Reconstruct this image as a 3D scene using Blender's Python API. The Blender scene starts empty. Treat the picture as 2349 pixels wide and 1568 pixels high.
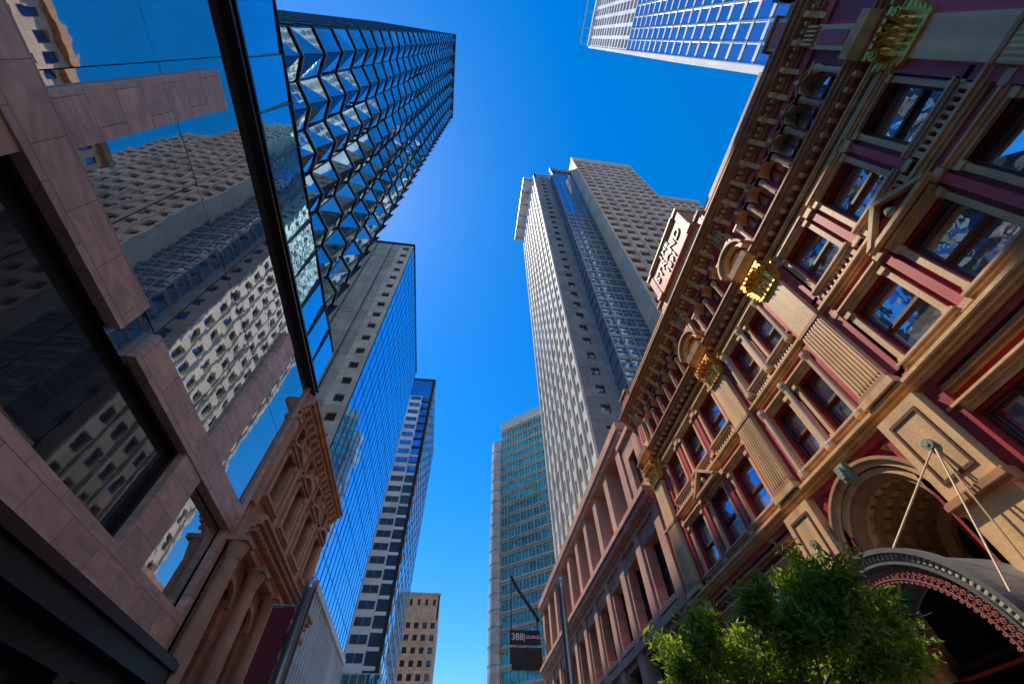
import bpy, math, random
from mathutils import Vector, Matrix
random.seed(7)
R=math.radians
scene=bpy.context.scene

# ---------------------------------------------------------------- materials
def M(name,col,rough=.7,metal=0.0,noise=(0.6,.18),brick=None,bump=0.0,bscale=8,spec=.5,vein=None,streak=0.0):
    m=bpy.data.materials.new(name); m.use_nodes=True
    nt=m.node_tree; N=nt.nodes; L=nt.links
    b=N["Principled BSDF"]
    b.inputs["Roughness"].default_value=rough; b.inputs["Metallic"].default_value=metal
    b.inputs["Specular IOR Level"].default_value=spec
    g=N.new("ShaderNodeNewGeometry")
    sep=N.new("ShaderNodeSeparateXYZ"); L.new(g.outputs["Position"],sep.inputs[0])
    cur=None
    c4=(col[0],col[1],col[2],1)
    if brick:
        w,h,mo,dk=brick
        add=N.new("ShaderNodeMath"); add.operation='ADD'; L.new(sep.outputs[0],add.inputs[0]); L.new(sep.outputs[1],add.inputs[1])
        cb=N.new("ShaderNodeCombineXYZ"); L.new(add.outputs[0],cb.inputs[0]); L.new(sep.outputs[2],cb.inputs[1])
        bt=N.new("ShaderNodeTexBrick"); L.new(cb.outputs[0],bt.inputs["Vector"])
        bt.inputs["Scale"].default_value=1; bt.inputs["Brick Width"].default_value=w; bt.inputs["Row Height"].default_value=h
        bt.inputs["Mortar Size"].default_value=mo; bt.inputs["Mortar Smooth"].default_value=0.1
        bt.inputs["Color1"].default_value=(min(1,col[0]*1.1),col[1]*1.1,col[2]*1.1,1)
        bt.inputs["Color2"].default_value=(col[0]*.84,col[1]*.82,col[2]*.8,1)
        bt.inputs["Mortar"].default_value=(col[0]*dk,col[1]*dk,col[2]*dk,1)
        cur=bt.outputs["Color"]
    else:
        rgb=N.new("ShaderNodeRGB"); rgb.outputs[0].default_value=c4; cur=rgb.outputs[0]
    def mul(cur,fac_out,lo,hi):
        mr=N.new("ShaderNodeMapRange"); mr.inputs["From Min"].default_value=.3; mr.inputs["From Max"].default_value=.7
        mr.inputs["To Min"].default_value=lo; mr.inputs["To Max"].default_value=hi; L.new(fac_out,mr.inputs[0])
        mx=N.new("ShaderNodeMix"); mx.data_type='RGBA'; mx.blend_type='MULTIPLY'; mx.inputs[0].default_value=1
        L.new(cur,mx.inputs[6]); L.new(mr.outputs[0],mx.inputs[7]); return mx.outputs[2]
    if noise:
        n=N.new("ShaderNodeTexNoise"); n.inputs["Scale"].default_value=noise[0]; n.inputs["Detail"].default_value=6; n.inputs["Roughness"].default_value=.65
        L.new(g.outputs["Position"],n.inputs["Vector"]); cur=mul(cur,n.outputs[0],1-noise[1],1+noise[1])
    if vein:
        mp=N.new("ShaderNodeMapping"); mp.inputs["Scale"].default_value=(vein,vein*.7,vein*2.2); mp.inputs["Rotation"].default_value=(.5,.2,.3)
        L.new(g.outputs["Position"],mp.inputs[0])
        n=N.new("ShaderNodeTexNoise"); n.inputs["Scale"].default_value=1; n.inputs["Detail"].default_value=7; n.inputs["Distortion"].default_value=2.5
        L.new(mp.outputs[0],n.inputs["Vector"]); cur=mul(cur,n.outputs[0],.74,1.14)
    if streak:
        mp=N.new("ShaderNodeMapping"); mp.inputs["Scale"].default_value=(2.5,2.5,.12); L.new(g.outputs["Position"],mp.inputs[0])
        n=N.new("ShaderNodeTexNoise"); n.inputs["Scale"].default_value=1; n.inputs["Detail"].default_value=5
        L.new(mp.outputs[0],n.inputs["Vector"]); cur=mul(cur,n.outputs[0],1-streak,1+streak*.5)
    L.new(cur,b.inputs["Base Color"])
    if bump:
        n=N.new("ShaderNodeTexNoise"); n.inputs["Scale"].default_value=bscale; n.inputs["Detail"].default_value=3
        L.new(g.outputs["Position"],n.inputs["Vector"])
        bp=N.new("ShaderNodeBump"); bp.inputs["Strength"].default_value=1; bp.inputs["Distance"].default_value=bump
        L.new(n.outputs[0],bp.inputs["Height"]); L.new(bp.outputs[0],b.inputs["Normal"])
    return m
MT={}
def mk(n,*a,**k): MT[n]=M(n,*a,**k); return n
mk("sandstone_cladding",(.86,.49,.34),.38,brick=(1.5,.95,.012,.4),vein=.7,noise=(.35,.16),spec=.6)
mk("dark_tinted_glass",(.56,.55,.54),.015,.95,noise=(.2,.1),bump=.005,bscale=.6)
mk("black_glass",(.09,.09,.095),.02,.6,noise=None,bump=.003,bscale=.5,spec=.8)
mk("clear_blue_glass",(.36,.70,.82),.02,.95,noise=(.3,.1),bump=.016,bscale=.5)
mk("bronze_metal",(.06,.035,.03),.35,.6)
mk("dark_metal",(.03,.032,.036),.4,.5)
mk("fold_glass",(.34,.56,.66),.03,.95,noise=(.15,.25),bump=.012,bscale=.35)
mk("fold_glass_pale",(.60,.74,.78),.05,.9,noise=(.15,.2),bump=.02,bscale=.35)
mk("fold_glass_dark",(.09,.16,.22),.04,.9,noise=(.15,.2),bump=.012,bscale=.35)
mk("blue_glass",(.22,.62,.95),.03,.95,noise=(.05,.12),bump=.012,bscale=.2)
mk("grey_panel",(.48,.44,.40),.7,brick=(6,2.4,.03,.6),streak=.15)
mk("pale_panel",(.64,.58,.50),.6,brick=(3,1.8,.03,.6),streak=.12)
mk("white_panel",(.80,.80,.80),.5,brick=(3,3.6,.03,.7),noise=(.1,.06))
mk("brown_sandstone",(.62,.28,.15),.8,brick=(1.1,.5,.012,.55),noise=(.7,.25),streak=.25,bump=.01)
mk("brown_sandstone_trim",(.68,.33,.19),.8,noise=(.9,.25),streak=.2,bump=.01)
mk("window_glass",(.68,.70,.72),.02,.85,noise=(.35,.4),bump=.009,bscale=.9)
mk("tower_window_glass",(.12,.2,.3),.04,.85,noise=(.1,.35),bump=.02,bscale=.3)
mk("maroon_paint",(.40,.028,.038),.5,noise=(.8,.2),streak=.25)
mk("rose_paint",(.58,.075,.085),.5,noise=(.8,.15),streak=.2)
mk("cream_paint",(.76,.46,.21),.5,noise=(.9,.16),streak=.28,bump=.006,bscale=14)
mk("tan_paint",(.46,.22,.105),.6,noise=(.9,.18),streak=.25)
mk("pale_stone_trim",(.66,.45,.28),.6,noise=(.9,.15),streak=.2)
mk("window_frame_paint",(.13,.045,.03),.5)
mk("gold_leaf",(.82,.43,.08),.38,.75,noise=(6,.3),bump=.012,bscale=20)
mk("verdigris",(.25,.29,.20),.7,noise=(8,.3))
mk("interior_dark",(.02,.02,.02),.8)
mk("canopy_metal",(.20,.20,.20),.45,.3)
mk("canopy_green",(.04,.13,.09),.5)
mk("lattice_red",(.42,.15,.14),.5)
mk("purple_stone",(.58,.30,.22),.7,brick=(1.4,.62,.014,.45),noise=(.5,.2),streak=.2)
mk("purple_stone_trim",(.62,.34,.25),.7,noise=(.5,.2),streak=.2)
mk("tower_pale_stone",(.72,.66,.58),.65,brick=(2.2,1.85,.03,.65),noise=(.08,.08))
mk("tower_beige_stone",(.66,.50,.38),.65,brick=(2.2,1.85,.03,.65),noise=(.08,.1))
mk("tower_grey_stone",(.28,.26,.25),.6,brick=(2.2,1.85,.03,.6))
mk("tower_blue_glass",(.18,.38,.60),.03,.9,noise=(.08,.2),bump=.02,bscale=.3)
mk("grey_metal",(.34,.34,.34),.4,.6)
mk("green_glass",(.18,.42,.27),.04,.85,noise=(.15,.4),bump=.02,bscale=.3)
mk("tan_block",(.68,.36,.20),.7,brick=(1.6,.8,.02,.6),noise=(.2,.15))
mk("steel_pole",(.5,.5,.52),.3,.8)
mk("banner_red",(.24,.012,.016),.7)
mk("sign_black",(.015,.014,.014),.5)
mk("sign_white",(.8,.8,.78),.6,noise=None)
mk("letter_cream",(.84,.74,.6),.5,noise=None)
mk("sign_pink",(.60,.13,.10),.55,noise=(.8,.12))
mk("bark",(.10,.075,.05),.9,noise=(6,.3),bump=.02,bscale=15)
mk("asphalt",(.05,.05,.052),.9,noise=(1,.2))
mk("granite_paving",(.36,.33,.29),.7,brick=(.6,.3,.01,.6))
mk("kerb_stone",(.34,.31,.29),.8)
mk("road_paint",(.75,.75,.72),.7)
mk("ground_earth",(.16,.15,.13),.9)
def leafmat(name,c):
    m=M(name,c,.45,noise=(3,.35)); b=m.node_tree.nodes["Principled BSDF"]
    nt=m.node_tree; tr=nt.nodes.new("ShaderNodeBsdfTranslucent"); tr.inputs[0].default_value=(c[0]*2.6,c[1]*2.4,c[2],1)
    mx=nt.nodes.new("ShaderNodeMixShader"); mx.inputs[0].default_value=.45
    nt.links.new(b.outputs[0],mx.inputs[1]); nt.links.new(tr.outputs[0],mx.inputs[2]); nt.links.new(mx.outputs[0],nt.nodes["Material Output"].inputs[0])
    MT[name]=m
leafmat("leaf_green",(.16,.24,.03)); leafmat("leaf_dark",(.07,.12,.02))

# ---------------------------------------------------------------- builder
class B:
    def __init__(s,name): s.name=name; s.p={}
    def g(s,part,mat):
        k=(part,mat)
        if k not in s.p: s.p[k]=([],[])
        return s.p[k]
    def poly(s,part,mat,pts,faces):
        v,f=s.g(part,mat); n=len(v); v.extend(pts); f.extend([tuple(i+n for i in q) for q in faces])
    def finish(s,smooth=()):
        allv=[q for k in s.p for q in s.p[k][0]]
        xs=[q[0] for q in allv]; ys=[q[1] for q in allv]; zs=[q[2] for q in allv]
        c=Vector(((min(xs)+max(xs))/2,(min(ys)+max(ys))/2,min(zs)))
        e=bpy.data.objects.new(s.name,None); scene.collection.objects.link(e); e.location=c; s.e=e; s.c=c
        for (part,mat),(v,f) in s.p.items():
            me=bpy.data.meshes.new(part); me.from_pydata(v,[],f); me.materials.append(MT[mat]); me.update()
            if part in smooth:
                for p in me.polygons: p.use_smooth=True
            o=bpy.data.objects.new(part,me); scene.collection.objects.link(o); o.parent=e; o.matrix_parent_inverse=Matrix.Translation(-c)
        return e
    def adopt(s,o): o.parent=s.e; o.matrix_parent_inverse=Matrix.Translation(-s.c)
def tube(b,part,mat,pts,rad,n=10):
    V=[]; F=[]
    for i,p in enumerate(pts):
        p=Vector(p); a=Vector(pts[max(i-1,0)]); c=Vector(pts[min(i+1,len(pts)-1)]); t=(c-a).normalized()
        u=t.orthogonal().normalized() if i==0 else (u0-t*u0.dot(t)).normalized()
        u0=u; w=t.cross(u)
        for k in range(n):
            an=2*math.pi*k/n; V.append(tuple(p+(u*math.cos(an)+w*math.sin(an))*rad[i]))
    for i in range(len(pts)-1):
        for k in range(n):
            F.append((i*n+k,i*n+(k+1)%n,(i+1)*n+(k+1)%n,(i+1)*n+k))
    F.append(tuple(range(n-1,-1,-1))); F.append(tuple((len(pts)-1)*n+k for k in range(n)))
    b.poly(part,mat,V,F)
class Fc:
    def __init__(s,b,ox,oy,sd,nd): s.b=b; s.o=(ox,oy); s.s=sd; s.n=nd
    def P(s,a,d,z): return (s.o[0]+s.s[0]*a+s.n[0]*d, s.o[1]+s.s[1]*a+s.n[1]*d, z)
    def quad(s,pt,m,q): s.b.poly(pt,m,[s.P(*x) for x in q],[(0,1,2,3)])
    def hexa(s,pt,m,c): s.b.poly(pt,m,[s.P(*x) for x in c],[(0,1,3,2),(4,6,7,5),(0,4,5,1),(2,3,7,6),(0,2,6,4),(1,5,7,3)])
    def box(s,pt,m,a0,a1,d0,d1,z0,z1):
        s.hexa(pt,m,[(a,d,z) for a in (a0,a1) for d in (d0,d1) for z in (z0,z1)])
    def ext(s,pt,m,poly,d0,d1):
        n=len(poly); v=[s.P(a,d0,z) for a,z in poly]+[s.P(a,d1,z) for a,z in poly]
        s.b.poly(pt,m,v,[tuple(range(n)),tuple(range(2*n-1,n-1,-1))]+[(i,(i+1)%n,n+(i+1)%n,n+i) for i in range(n)])
    def mould(s,pt,m,a0,a1,prof):
        n=len(prof); v=[s.P(a0,d,z) for d,z in prof]+[s.P(a1,d,z) for d,z in prof]
        s.b.poly(pt,m,v,[tuple(range(n)),tuple(range(2*n-1,n-1,-1))]+[(i,(i+1)%n,n+(i+1)%n,n+i) for i in range(n)])
    def ring(s,pt,m,ac,zc,r0,r1,d0,d1,t0=0,t1=math.pi,n=20):
        V=[];F=[]
        for i in range(n+1):
            t=t0+(t1-t0)*i/n; c,q=math.cos(t),math.sin(t)
            for r in (r0,r1):
                for d in (d0,d1): V.append(s.P(ac+r*c,d,zc+r*q))
        for i in range(n):
            a=i*4; b=a+4
            F+=[(a+1,b+1,b+3,a+3),(a,a+2,b+2,b),(a,b,b+1,a+1),(a+2,a+3,b+3,b+2)]
        F+=[(0,1,3,2),(n*4,n*4+2,n*4+3,n*4+1)]
        s.b.poly(pt,m,V,F)
    def lathe(s,pt,m,a,d,prof,n=12):
        V=[];F=[]
        for r,z in prof:
            for k in range(n):
                t=2*math.pi*k/n; V.append(s.P(a+r*math.cos(t),d+r*math.sin(t),z))
        for i in range(len(prof)-1):
            for k in range(n): F.append((i*n+k,i*n+(k+1)%n,(i+1)*n+(k+1)%n,(i+1)*n+k))
        F.append(tuple(range(n))); F.append(tuple((len(prof)-1)*n+k for k in range(n)))
        s.b.poly(pt,m,V,F)
    def wall(s,pt,m,a0,a1,z0,z1,ops,depth=.3,gp="glass",gm="window_glass",d=0,jit=0.0):
        A=sorted({a0,a1,*[x for o in ops for x in o[:2]]}); Z=sorted({z0,z1,*[x for o in ops for x in o[2:4]]})
        A=[x for x in A if a0<=x<=a1]; Z=[x for x in Z if z0<=x<=z1]
        for i in range(len(A)-1):
            for j in range(len(Z)-1):
                ca=(A[i]+A[i+1])/2; cz=(Z[j]+Z[j+1])/2
                if any(o[0]<ca<o[1] and o[2]<cz<o[3] for o in ops): continue
                s.quad(pt,m,[(A[i],d,Z[j]),(A[i+1],d,Z[j]),(A[i+1],d,Z[j+1]),(A[i],d,Z[j+1])])
        for o in ops:
            a,b,c,e=o[:4]; q=d-depth
            s.quad(pt,m,[(a,d,c),(a,d,e),(a,q,e),(a,q,c)]); s.quad(pt,m,[(b,d,c),(b,q,c),(b,q,e),(b,d,e)])
            s.quad(pt,m,[(a,d,c),(a,q,c),(b,q,c),(b,d,c)]); s.quad(pt,m,[(a,d,e),(b,d,e),(b,q,e),(a,q,e)])
            j=lambda: random.uniform(-jit,jit)
            if gp: s.quad(gp,gm,[(a,q+j(),c),(b,q+j(),c),(b,q+j(),e),(a,q+j(),e)])
    def grid(s,pt,m,a0,a1,z0,z1,nc,nr,wf,hf,depth=.3,gp="glass",gm="tower_window_glass",mull=None,mm="dark_metal",jit=.02):
        cw=(a1-a0)/nc; rh=(z1-z0)/nr
        for i in range(nc):
            for j in range(nr):
                x0=a0+cw*(i+.5-wf/2); x1=a0+cw*(i+.5+wf/2); y0=z0+rh*(j+.5-hf/2); y1=z0+rh*(j+.5+hf/2)
                s.wall(pt,m,a0+cw*i,a0+cw*(i+1),z0+rh*j,z0+rh*(j+1),[(x0,x1,y0,y1)],depth,gp,gm,jit=jit)
                if mull:
                    for k in range(1,mull):
                        xm=x0+(x1-x0)*k/mull; s.box("mullions",mm,xm-.05,xm+.05,-depth+.01,-depth+.12,y0,y1)
def body(b,x0,x1,y0,y1,z0,z1,mat,part="core"):
    Fc(b,0,0,(1,0),(0,1)).box(part,mat,x0,x1,y0,y1,z0,z1)
def Xneg(b,x): return Fc(b,x,0,(0,1),(-1,0))
def Xpos(b,x): return Fc(b,x,0,(0,1),(1,0))
def Yneg(b,y): return Fc(b,0,y,(1,0),(0,-1))
def Ypos(b,y): return Fc(b,0,y,(1,0),(0,1))
def steps(z,pairs):
    pr=[(-.05,z)]; zz=z
    for h,p in pairs: pr+= [(p,zz),(p,zz+h)]; zz+=h
    pr+=[(-.05,zz)]; return pr

# ================================================================ THE STRAND (arcade building)
st=B("victorian_arcade_building"); f=Xneg(st,11)
E0,E1=-2.4,19.4
PIL=[-1.4,6.1,10.65,18.2]
def sash(a,b,z0,z1,dep=.3,n=1):
    d0,d1=-dep+.01,-dep+.09; t=.07; m="window_frame_paint"
    f.box("sashes",m,a,b,d0,d1,z1-t,z1); f.box("sashes",m,a,b,d0,d1,z0,z0+t)
    f.box("sashes",m,a,a+t,d0,d1-.003,z0+t,z1-t); f.box("sashes",m,b-t,b,d0,d1-.003,z0+t,z1-t)
    zm=(z0+z1)/2; f.box("sashes",m,a+t,b-t,d0,d1+.03,zm-.045,zm+.045)
    for k in range(1,n):
        x=a+(b-a)*k/n; f.box("sashes",m,x-.04,x+.04,d0,d1+.01,z0+t,z1-t)
def surround(a,b,z0,z1,ped=None,mat="cream_paint"):
    w=.15
    for x0,x1 in ((a-w,a),(b,b+w)):
        f.box("window_surrounds",mat,x0,x1,0,.12,z0-.05,z1)
        f.box("window_surrounds",mat,x0-.03,x1+.03,0,.18,z1-.16,z1-.02)
        f.box("window_surrounds",mat,x0-.02,x1+.02,0,.16,z0-.05,z0+.12)
    f.mould("window_lintels",mat,a-w-.05,b+w+.05,steps(z1,[(.1,.12),(.08,.18),(.06,.25)]))
    f.mould("window_sills","pale_stone_trim",a-w-.1,b+w+.1,steps(z0-.22,[(.07,.12),(.07,.2),(.06,.26)]))
    for x in (a-.1,b+.1): f.box("sill_brackets",mat,x-.07,x+.07,0,.16,z0-.5,z0-.22)
    if ped=="tri":
        zz=z1+.3; mid=(a+b)/2; hw=(b-a)/2+w+.2
        f.ext("pediments","maroon_paint",[(mid-hw,zz),(mid+hw,zz),(mid,zz+.75)],0,.3)
        f.ext("pediments",mat,[(mid-hw-.08,zz),(mid-hw+.1,zz),(mid,zz+.7),(mid,zz+.86)],.3,.5)
        f.ext("pediments",mat,[(mid+hw+.08,zz),(mid+hw-.1,zz),(mid,zz+.7),(mid,zz+.86)],.303,.503)
        f.box("pediments",mat,mid-hw-.08,mid+hw+.08,.3,.47,zz-.09,zz+.03)
        f.lathe("pediment_shells","verdigris",mid,.34,[(.03,zz+.12),(.14,zz+.25),(.1,zz+.4),(.02,zz+.45)],8)
bays=[(-1.4,6.1,[.25,2.35,4.45],.66),(6.1,10.65,[7.55,9.2],.5),(10.65,18.2,[12.3,14.4,16.5],.66)]
ops=[]
for bi,(p0,p1,cs,hw) in enumerate(bays):
    for k,c in enumerate(cs):
        for z0,z1 in ((9.35,11.5),(12.95,15.0)):
            ops.append((c-hw,c+hw,z0,z1)); sash(c-hw,c+hw,z0,z1)
            ped="tri" if (z0<10 and k==1 and bi!=1) else None
            surround(c-hw,c+hw,z0,z1,ped)
arc=[]
AZ=18.35
for p0,p1,cs,hw in bays:
    n=6 if p1-p0>5 else 3
    a0=p0+.85; a1=p1-.85; w=(a1-a0)/n
    for i in range(n): arc.append((a0+w*(i+.5),w*.35,w))
for c,r,w in arc: ops.append((c-r,c+r,16.95,AZ+r))
for a,b in ((-.4,1.2),(1.6,3.2),(3.6,5.2),(11.6,13.2),(13.6,15.2),(15.6,17.2)):
    ops.append((a,b,5.6,7.6)); sash(a,b,5.6,7.6,n=2); surround(a,b,5.6,7.6)
ops.append((6.7,10.1,4.0,8.35))
wops=[o for o in ops if o[3]!=8.35]
f.wall("facade_wall","maroon_paint",E0,E1,4.2,19.5,[o for o in ops],.3,None)
for o in wops:
    f.quad("window_panes","window_glass",[(o[0],-.3+random.uniform(-.05,.05),o[2]),(o[1],-.3+random.uniform(-.05,.05),o[2]),(o[1],-.3+random.uniform(-.05,.05),o[3]),(o[0],-.3+random.uniform(-.05,.05),o[3])])
def spandrel(pt,m,c,r,zc,zt,d0=0,hw=None,n=12):
    for i in range(n):
        t0=math.pi*i/n; t1=math.pi*(i+1)/n
        x0,x1=c+r*math.cos(t0),c+r*math.cos(t1); z0,z1=zc+r*math.sin(t0),zc+r*math.sin(t1)
        f.quad(pt,m,[(x0,d0,z0),(x1,d0,z1),(x1,d0,zt),(x0,d0,zt)])
for c,r,w in arc:
    spandrel("facade_wall","maroon_paint",c,r,AZ,AZ+r)
    f.ring("arcade_arches","cream_paint",c,AZ,r,r+.1,-.28,.14,n=12)
    f.ring("arcade_arches","tan_paint",c,AZ,r+.1,r+.16,0,.2,n=12)
    f.box("arcade_arches","cream_paint",c-.06,c+.06,.1,.28,AZ+r-.02,AZ+r+.24)
    f.box("sashes","window_frame_paint",c-r,c+r,-.29,-.2,17.75,17.83)
    f.box("sashes","window_frame_paint",c-.025,c+.025,-.29,-.22,16.95,AZ+r)
    for sx in (c-w/2,c+w/2):
        f.lathe("arcade_columns","pale_stone_trim",sx,.14,[(.13,16.75),(.13,17.0),(.09,17.05),(.085,17.95),(.1,18.02),(.15,18.2),(.15,18.28)],10)
        f.box("arcade_columns","cream_paint",sx-.17,sx+.17,-.02,.31,18.28,18.36)
f.mould("string_courses","maroon_paint",E0,E1,steps(15.74,[(.3,.16)]))
f.mould("string_courses","cream_paint",E0,E1,steps(15.6,[(.07,.2),(.07,.26)]))
f.mould("string_courses","tan_paint",E0,E1,steps(16.04,[(.08,.3),(.1,.42),(.12,.52),(.08,.6),(.05,.54)]))
f.mould("string_courses","cream_paint",E0,E1,steps(15.15,[(.08,.1),(.1,.14),(.08,.2)]))
f.mould("string_courses","cream_paint",E0,E1,steps(16.6,[(.08,.34),(.07,.28)]))
a=E0+.15
while a<E1:
    f.box("modillions","cream_paint",a,a+.14,.16,.4,15.95,16.08); a+=.42
f.mould("upper_cornice","rose_paint",E0,E1,steps(19.0,[(.35,.1)]))
f.mould("upper_cornice","tan_paint",E0,E1,steps(19.4,[(.1,.2),(.1,.3),(.14,.34),(.12,.6),(.14,.74),(.1,.86),(.08,.8)]))
a=E0+.1
while a<E1:
    f.box("dentils","cream_paint",a,a+.12,.3,.46,19.52,19.62); a+=.24
a=E0+.3
while a<E1:
    f.mould("cornice_brackets","cream_paint",a,a+.17,[(.1,19.05),(.18,19.1),(.24,19.25),(.34,19.42),(.5,19.55),(.56,19.74),(.1,19.74)]); a+=.82
f.mould("string_courses","cream_paint",E0,E1,steps(12.06,[(.08,.14),(.1,.22),(.08,.3),(.05,.24)]))
f.mould("string_courses","rose_paint",E0,E1,steps(11.9,[(.14,.07)]))
f.mould("string_courses","cream_paint",E0,E1,steps(8.62,[(.08,.24),(.1,.34),(.08,.44),(.05,.38)]))
f.mould("string_courses","rose_paint",E0,E1,steps(8.44,[(.16,.12)]))
f.mould("string_courses","tan_paint",E0,6.7,steps(8.1,[(.1,.1),(.1,.18)])); f.mould("string_courses","tan_paint",10.1,E1,steps(8.1,[(.1,.1),(.1,.18)]))
f.mould("string_courses","tan_paint",E0,6.2,steps(4.55,[(.15,.3),(.2,.5),(.12,.6)])); f.mould("string_courses","tan_paint",10.6,E1,steps(4.55,[(.15,.3),(.2,.5),(.12,.6)]))
for p0,p1,cs,hw in bays:
    for c in cs:
        for k in range(7):
            x=c-hw+hw*2*(k+.5)/7
            f.lathe("balusters","pale_stone_trim",x,.1,[(.05,12.4),(.07,12.48),(.035,12.6),(.06,12.7)],6)
f.box("parapet","maroon_paint",E0,E1,-.1,.3,20.18,20.75)
f.mould("parapet","tan_paint",E0,E1,[(-.15,20.75),(.4,20.75),(.5,20.85),(.5,20.97),(-.15,20.97)])
for p0,p1,cs,hw in bays:
    a=p0+.8
    while a<p1-.8:
        f.lathe("parapet_balusters","cream_paint",a,.37,[(.06,20.2),(.09,20.3),(.05,20.45),(.08,20.6),(.06,20.72)],8); a+=.3
for y in PIL:
    w=.5
    f.box("parapet_posts","cream_paint",y-w,y+w,-.2,.62,20.12,21.1); f.box("parapet_posts","rose_paint",y-w+.13,y+w-.13,.62,.65,20.3,20.95)
    f.box("parapet_posts","tan_paint",y-w-.1,y+w+.1,-.3,.74,21.1,21.24)
    f.ext("parapet_posts","cream_paint",[(y-w,21.24),(y+w,21.24),(y+w*.6,21.5),(y,21.62),(y-w*.6,21.5)],-.1,.6)
    f.box("upper_pilasters","cream_paint",y-.34,y+.34,0,.26,16.8,19.0); f.box("upper_pilasters","rose_paint",y-.2,y+.2,.26,.29,17.35,18.7)
    for k in range(5): f.box("upper_pilasters","cream_paint",y-.3+k*.125,y-.3+k*.125+.06,.26,.4,18.85,19.4)
for y in (6.1,10.65):
    f.ring("bay_hoods","cream_paint",y,16.75,.62,.8,.1,.72,n=18); f.ring("bay_hoods","tan_paint",y,16.75,.8,.9,.1,.84,n=18); f.ring("bay_hoods","cream_paint",y,16.75,.36,.46,.1,.5,n=14)
    f.ext("bay_hoods","rose_paint",[(y+.62*math.cos(t*math.pi/12),16.75+.62*math.sin(t*math.pi/12)) for t in range(13)],.1,.36)
# sign attic
f.box("name_attic","cream_paint",6.15,10.6,-.2,.66,20.2,20.95)
f.box("name_attic","sign_pink",6.6,10.2,-.2,.86,20.95,23.0)
for y in (6.4,10.35):
    f.box("name_attic","sign_pink",y-.2,y+.2,-.2,.9,20.95,23.05); f.box("name_attic","cream_paint",y-.27,y+.27,-.25,.98,23.05,23.2); f.box("name_attic","cream_paint",y-.25,y+.25,-.2,.95,20.96,21.2)
    f.lathe("name_attic","cream_paint",y,.4,[(.1,23.2),(.22,23.35),(.25,23.55),(.1,23.75)],10)
f.mould("name_attic","cream_paint",6.67,10.08,steps(23.0,[(.1,.93),(.1,1.02)]))
# ---- pilasters
def leaf(fa,y,d,z,w,h,curl,mat="gold_leaf"):
    V=[];F=[]
    seg=[(0,0,.7),(.02,.3,1.05),(.05,.62,.8),(curl*.6,.9,.75),(curl,1.0,.5),(curl*1.2,.84,.15)]
    for dd,hh,ww in seg:
        for k,q in ((-1,-.02),(-.5,.03),(0,.06),(.5,.03),(1,-.02)): V.append(fa.P(y+k*w/2*ww,d+dd+q,z+hh*h-abs(k)*.06*h))
    for i in range(len(seg)-1):
        for k in range(4):
            a=i*5+k; F.append((a,a+1,a+6,a+5))
    fa.b.poly("gilded_capitals",mat,V,F)
def capital(y,d,z,hw,h):
    f.ext("gilded_capitals","gold_leaf",[(y-hw*.8,z),(y+hw*.8,z),(y+hw*1.0,z+h*.85),(y-hw*1.0,z+h*.85)],-.0,d)
    f.box("gilded_capitals","gold_leaf",y-hw,y+hw,0,d+.07,z-.06,z+.02)
    for row,(zz,hh,cu,n) in enumerate(((z,.42*h,.2,5),(z+.26*h,.42*h,.3,4),(z+.48*h,.38*h,.36,5))):
        for k in range(n):
            yy=y-hw+2*hw*(k+.5)/n; leaf(f,yy,d+.01,zz,2*hw/n*.86,hh,cu)
    for sgn in (-1,1):
        for rad,dd in ((.15,.26),(.08,.31)):
            f.ring("gilded_capitals","gold_leaf",y+sgn*hw*1.0,z+h*.74,rad-.045,rad,d+dd-.2,d+dd,0,2*math.pi,12)
        for q in range(5):
            zz=z+q*h*.17
            f.ext("gilded_capitals","gold_leaf",[(y+sgn*hw*.8,zz),(y+sgn*(hw+.06+.05*q),zz+h*.1),(y+sgn*(hw+.2+.05*q),zz+h*.22),(y+sgn*(hw+.1),zz+h*.24),(y+sgn*hw*.8,zz+h*.2)],.05+.04*q,d*.8)
    f.ext("gilded_capitals","gold_leaf",[(y-hw*1.3,z+h*.9),(y-hw*1.35,z+h),(y+hw*1.35,z+h),(y+hw*1.3,z+h*.9)],0,d+.26)
    f.lathe("gilded_capitals","gold_leaf",y,d+.28,[(.02,z+h*.8),(.1,z+h*.9),(.02,z+h)],8)
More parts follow.
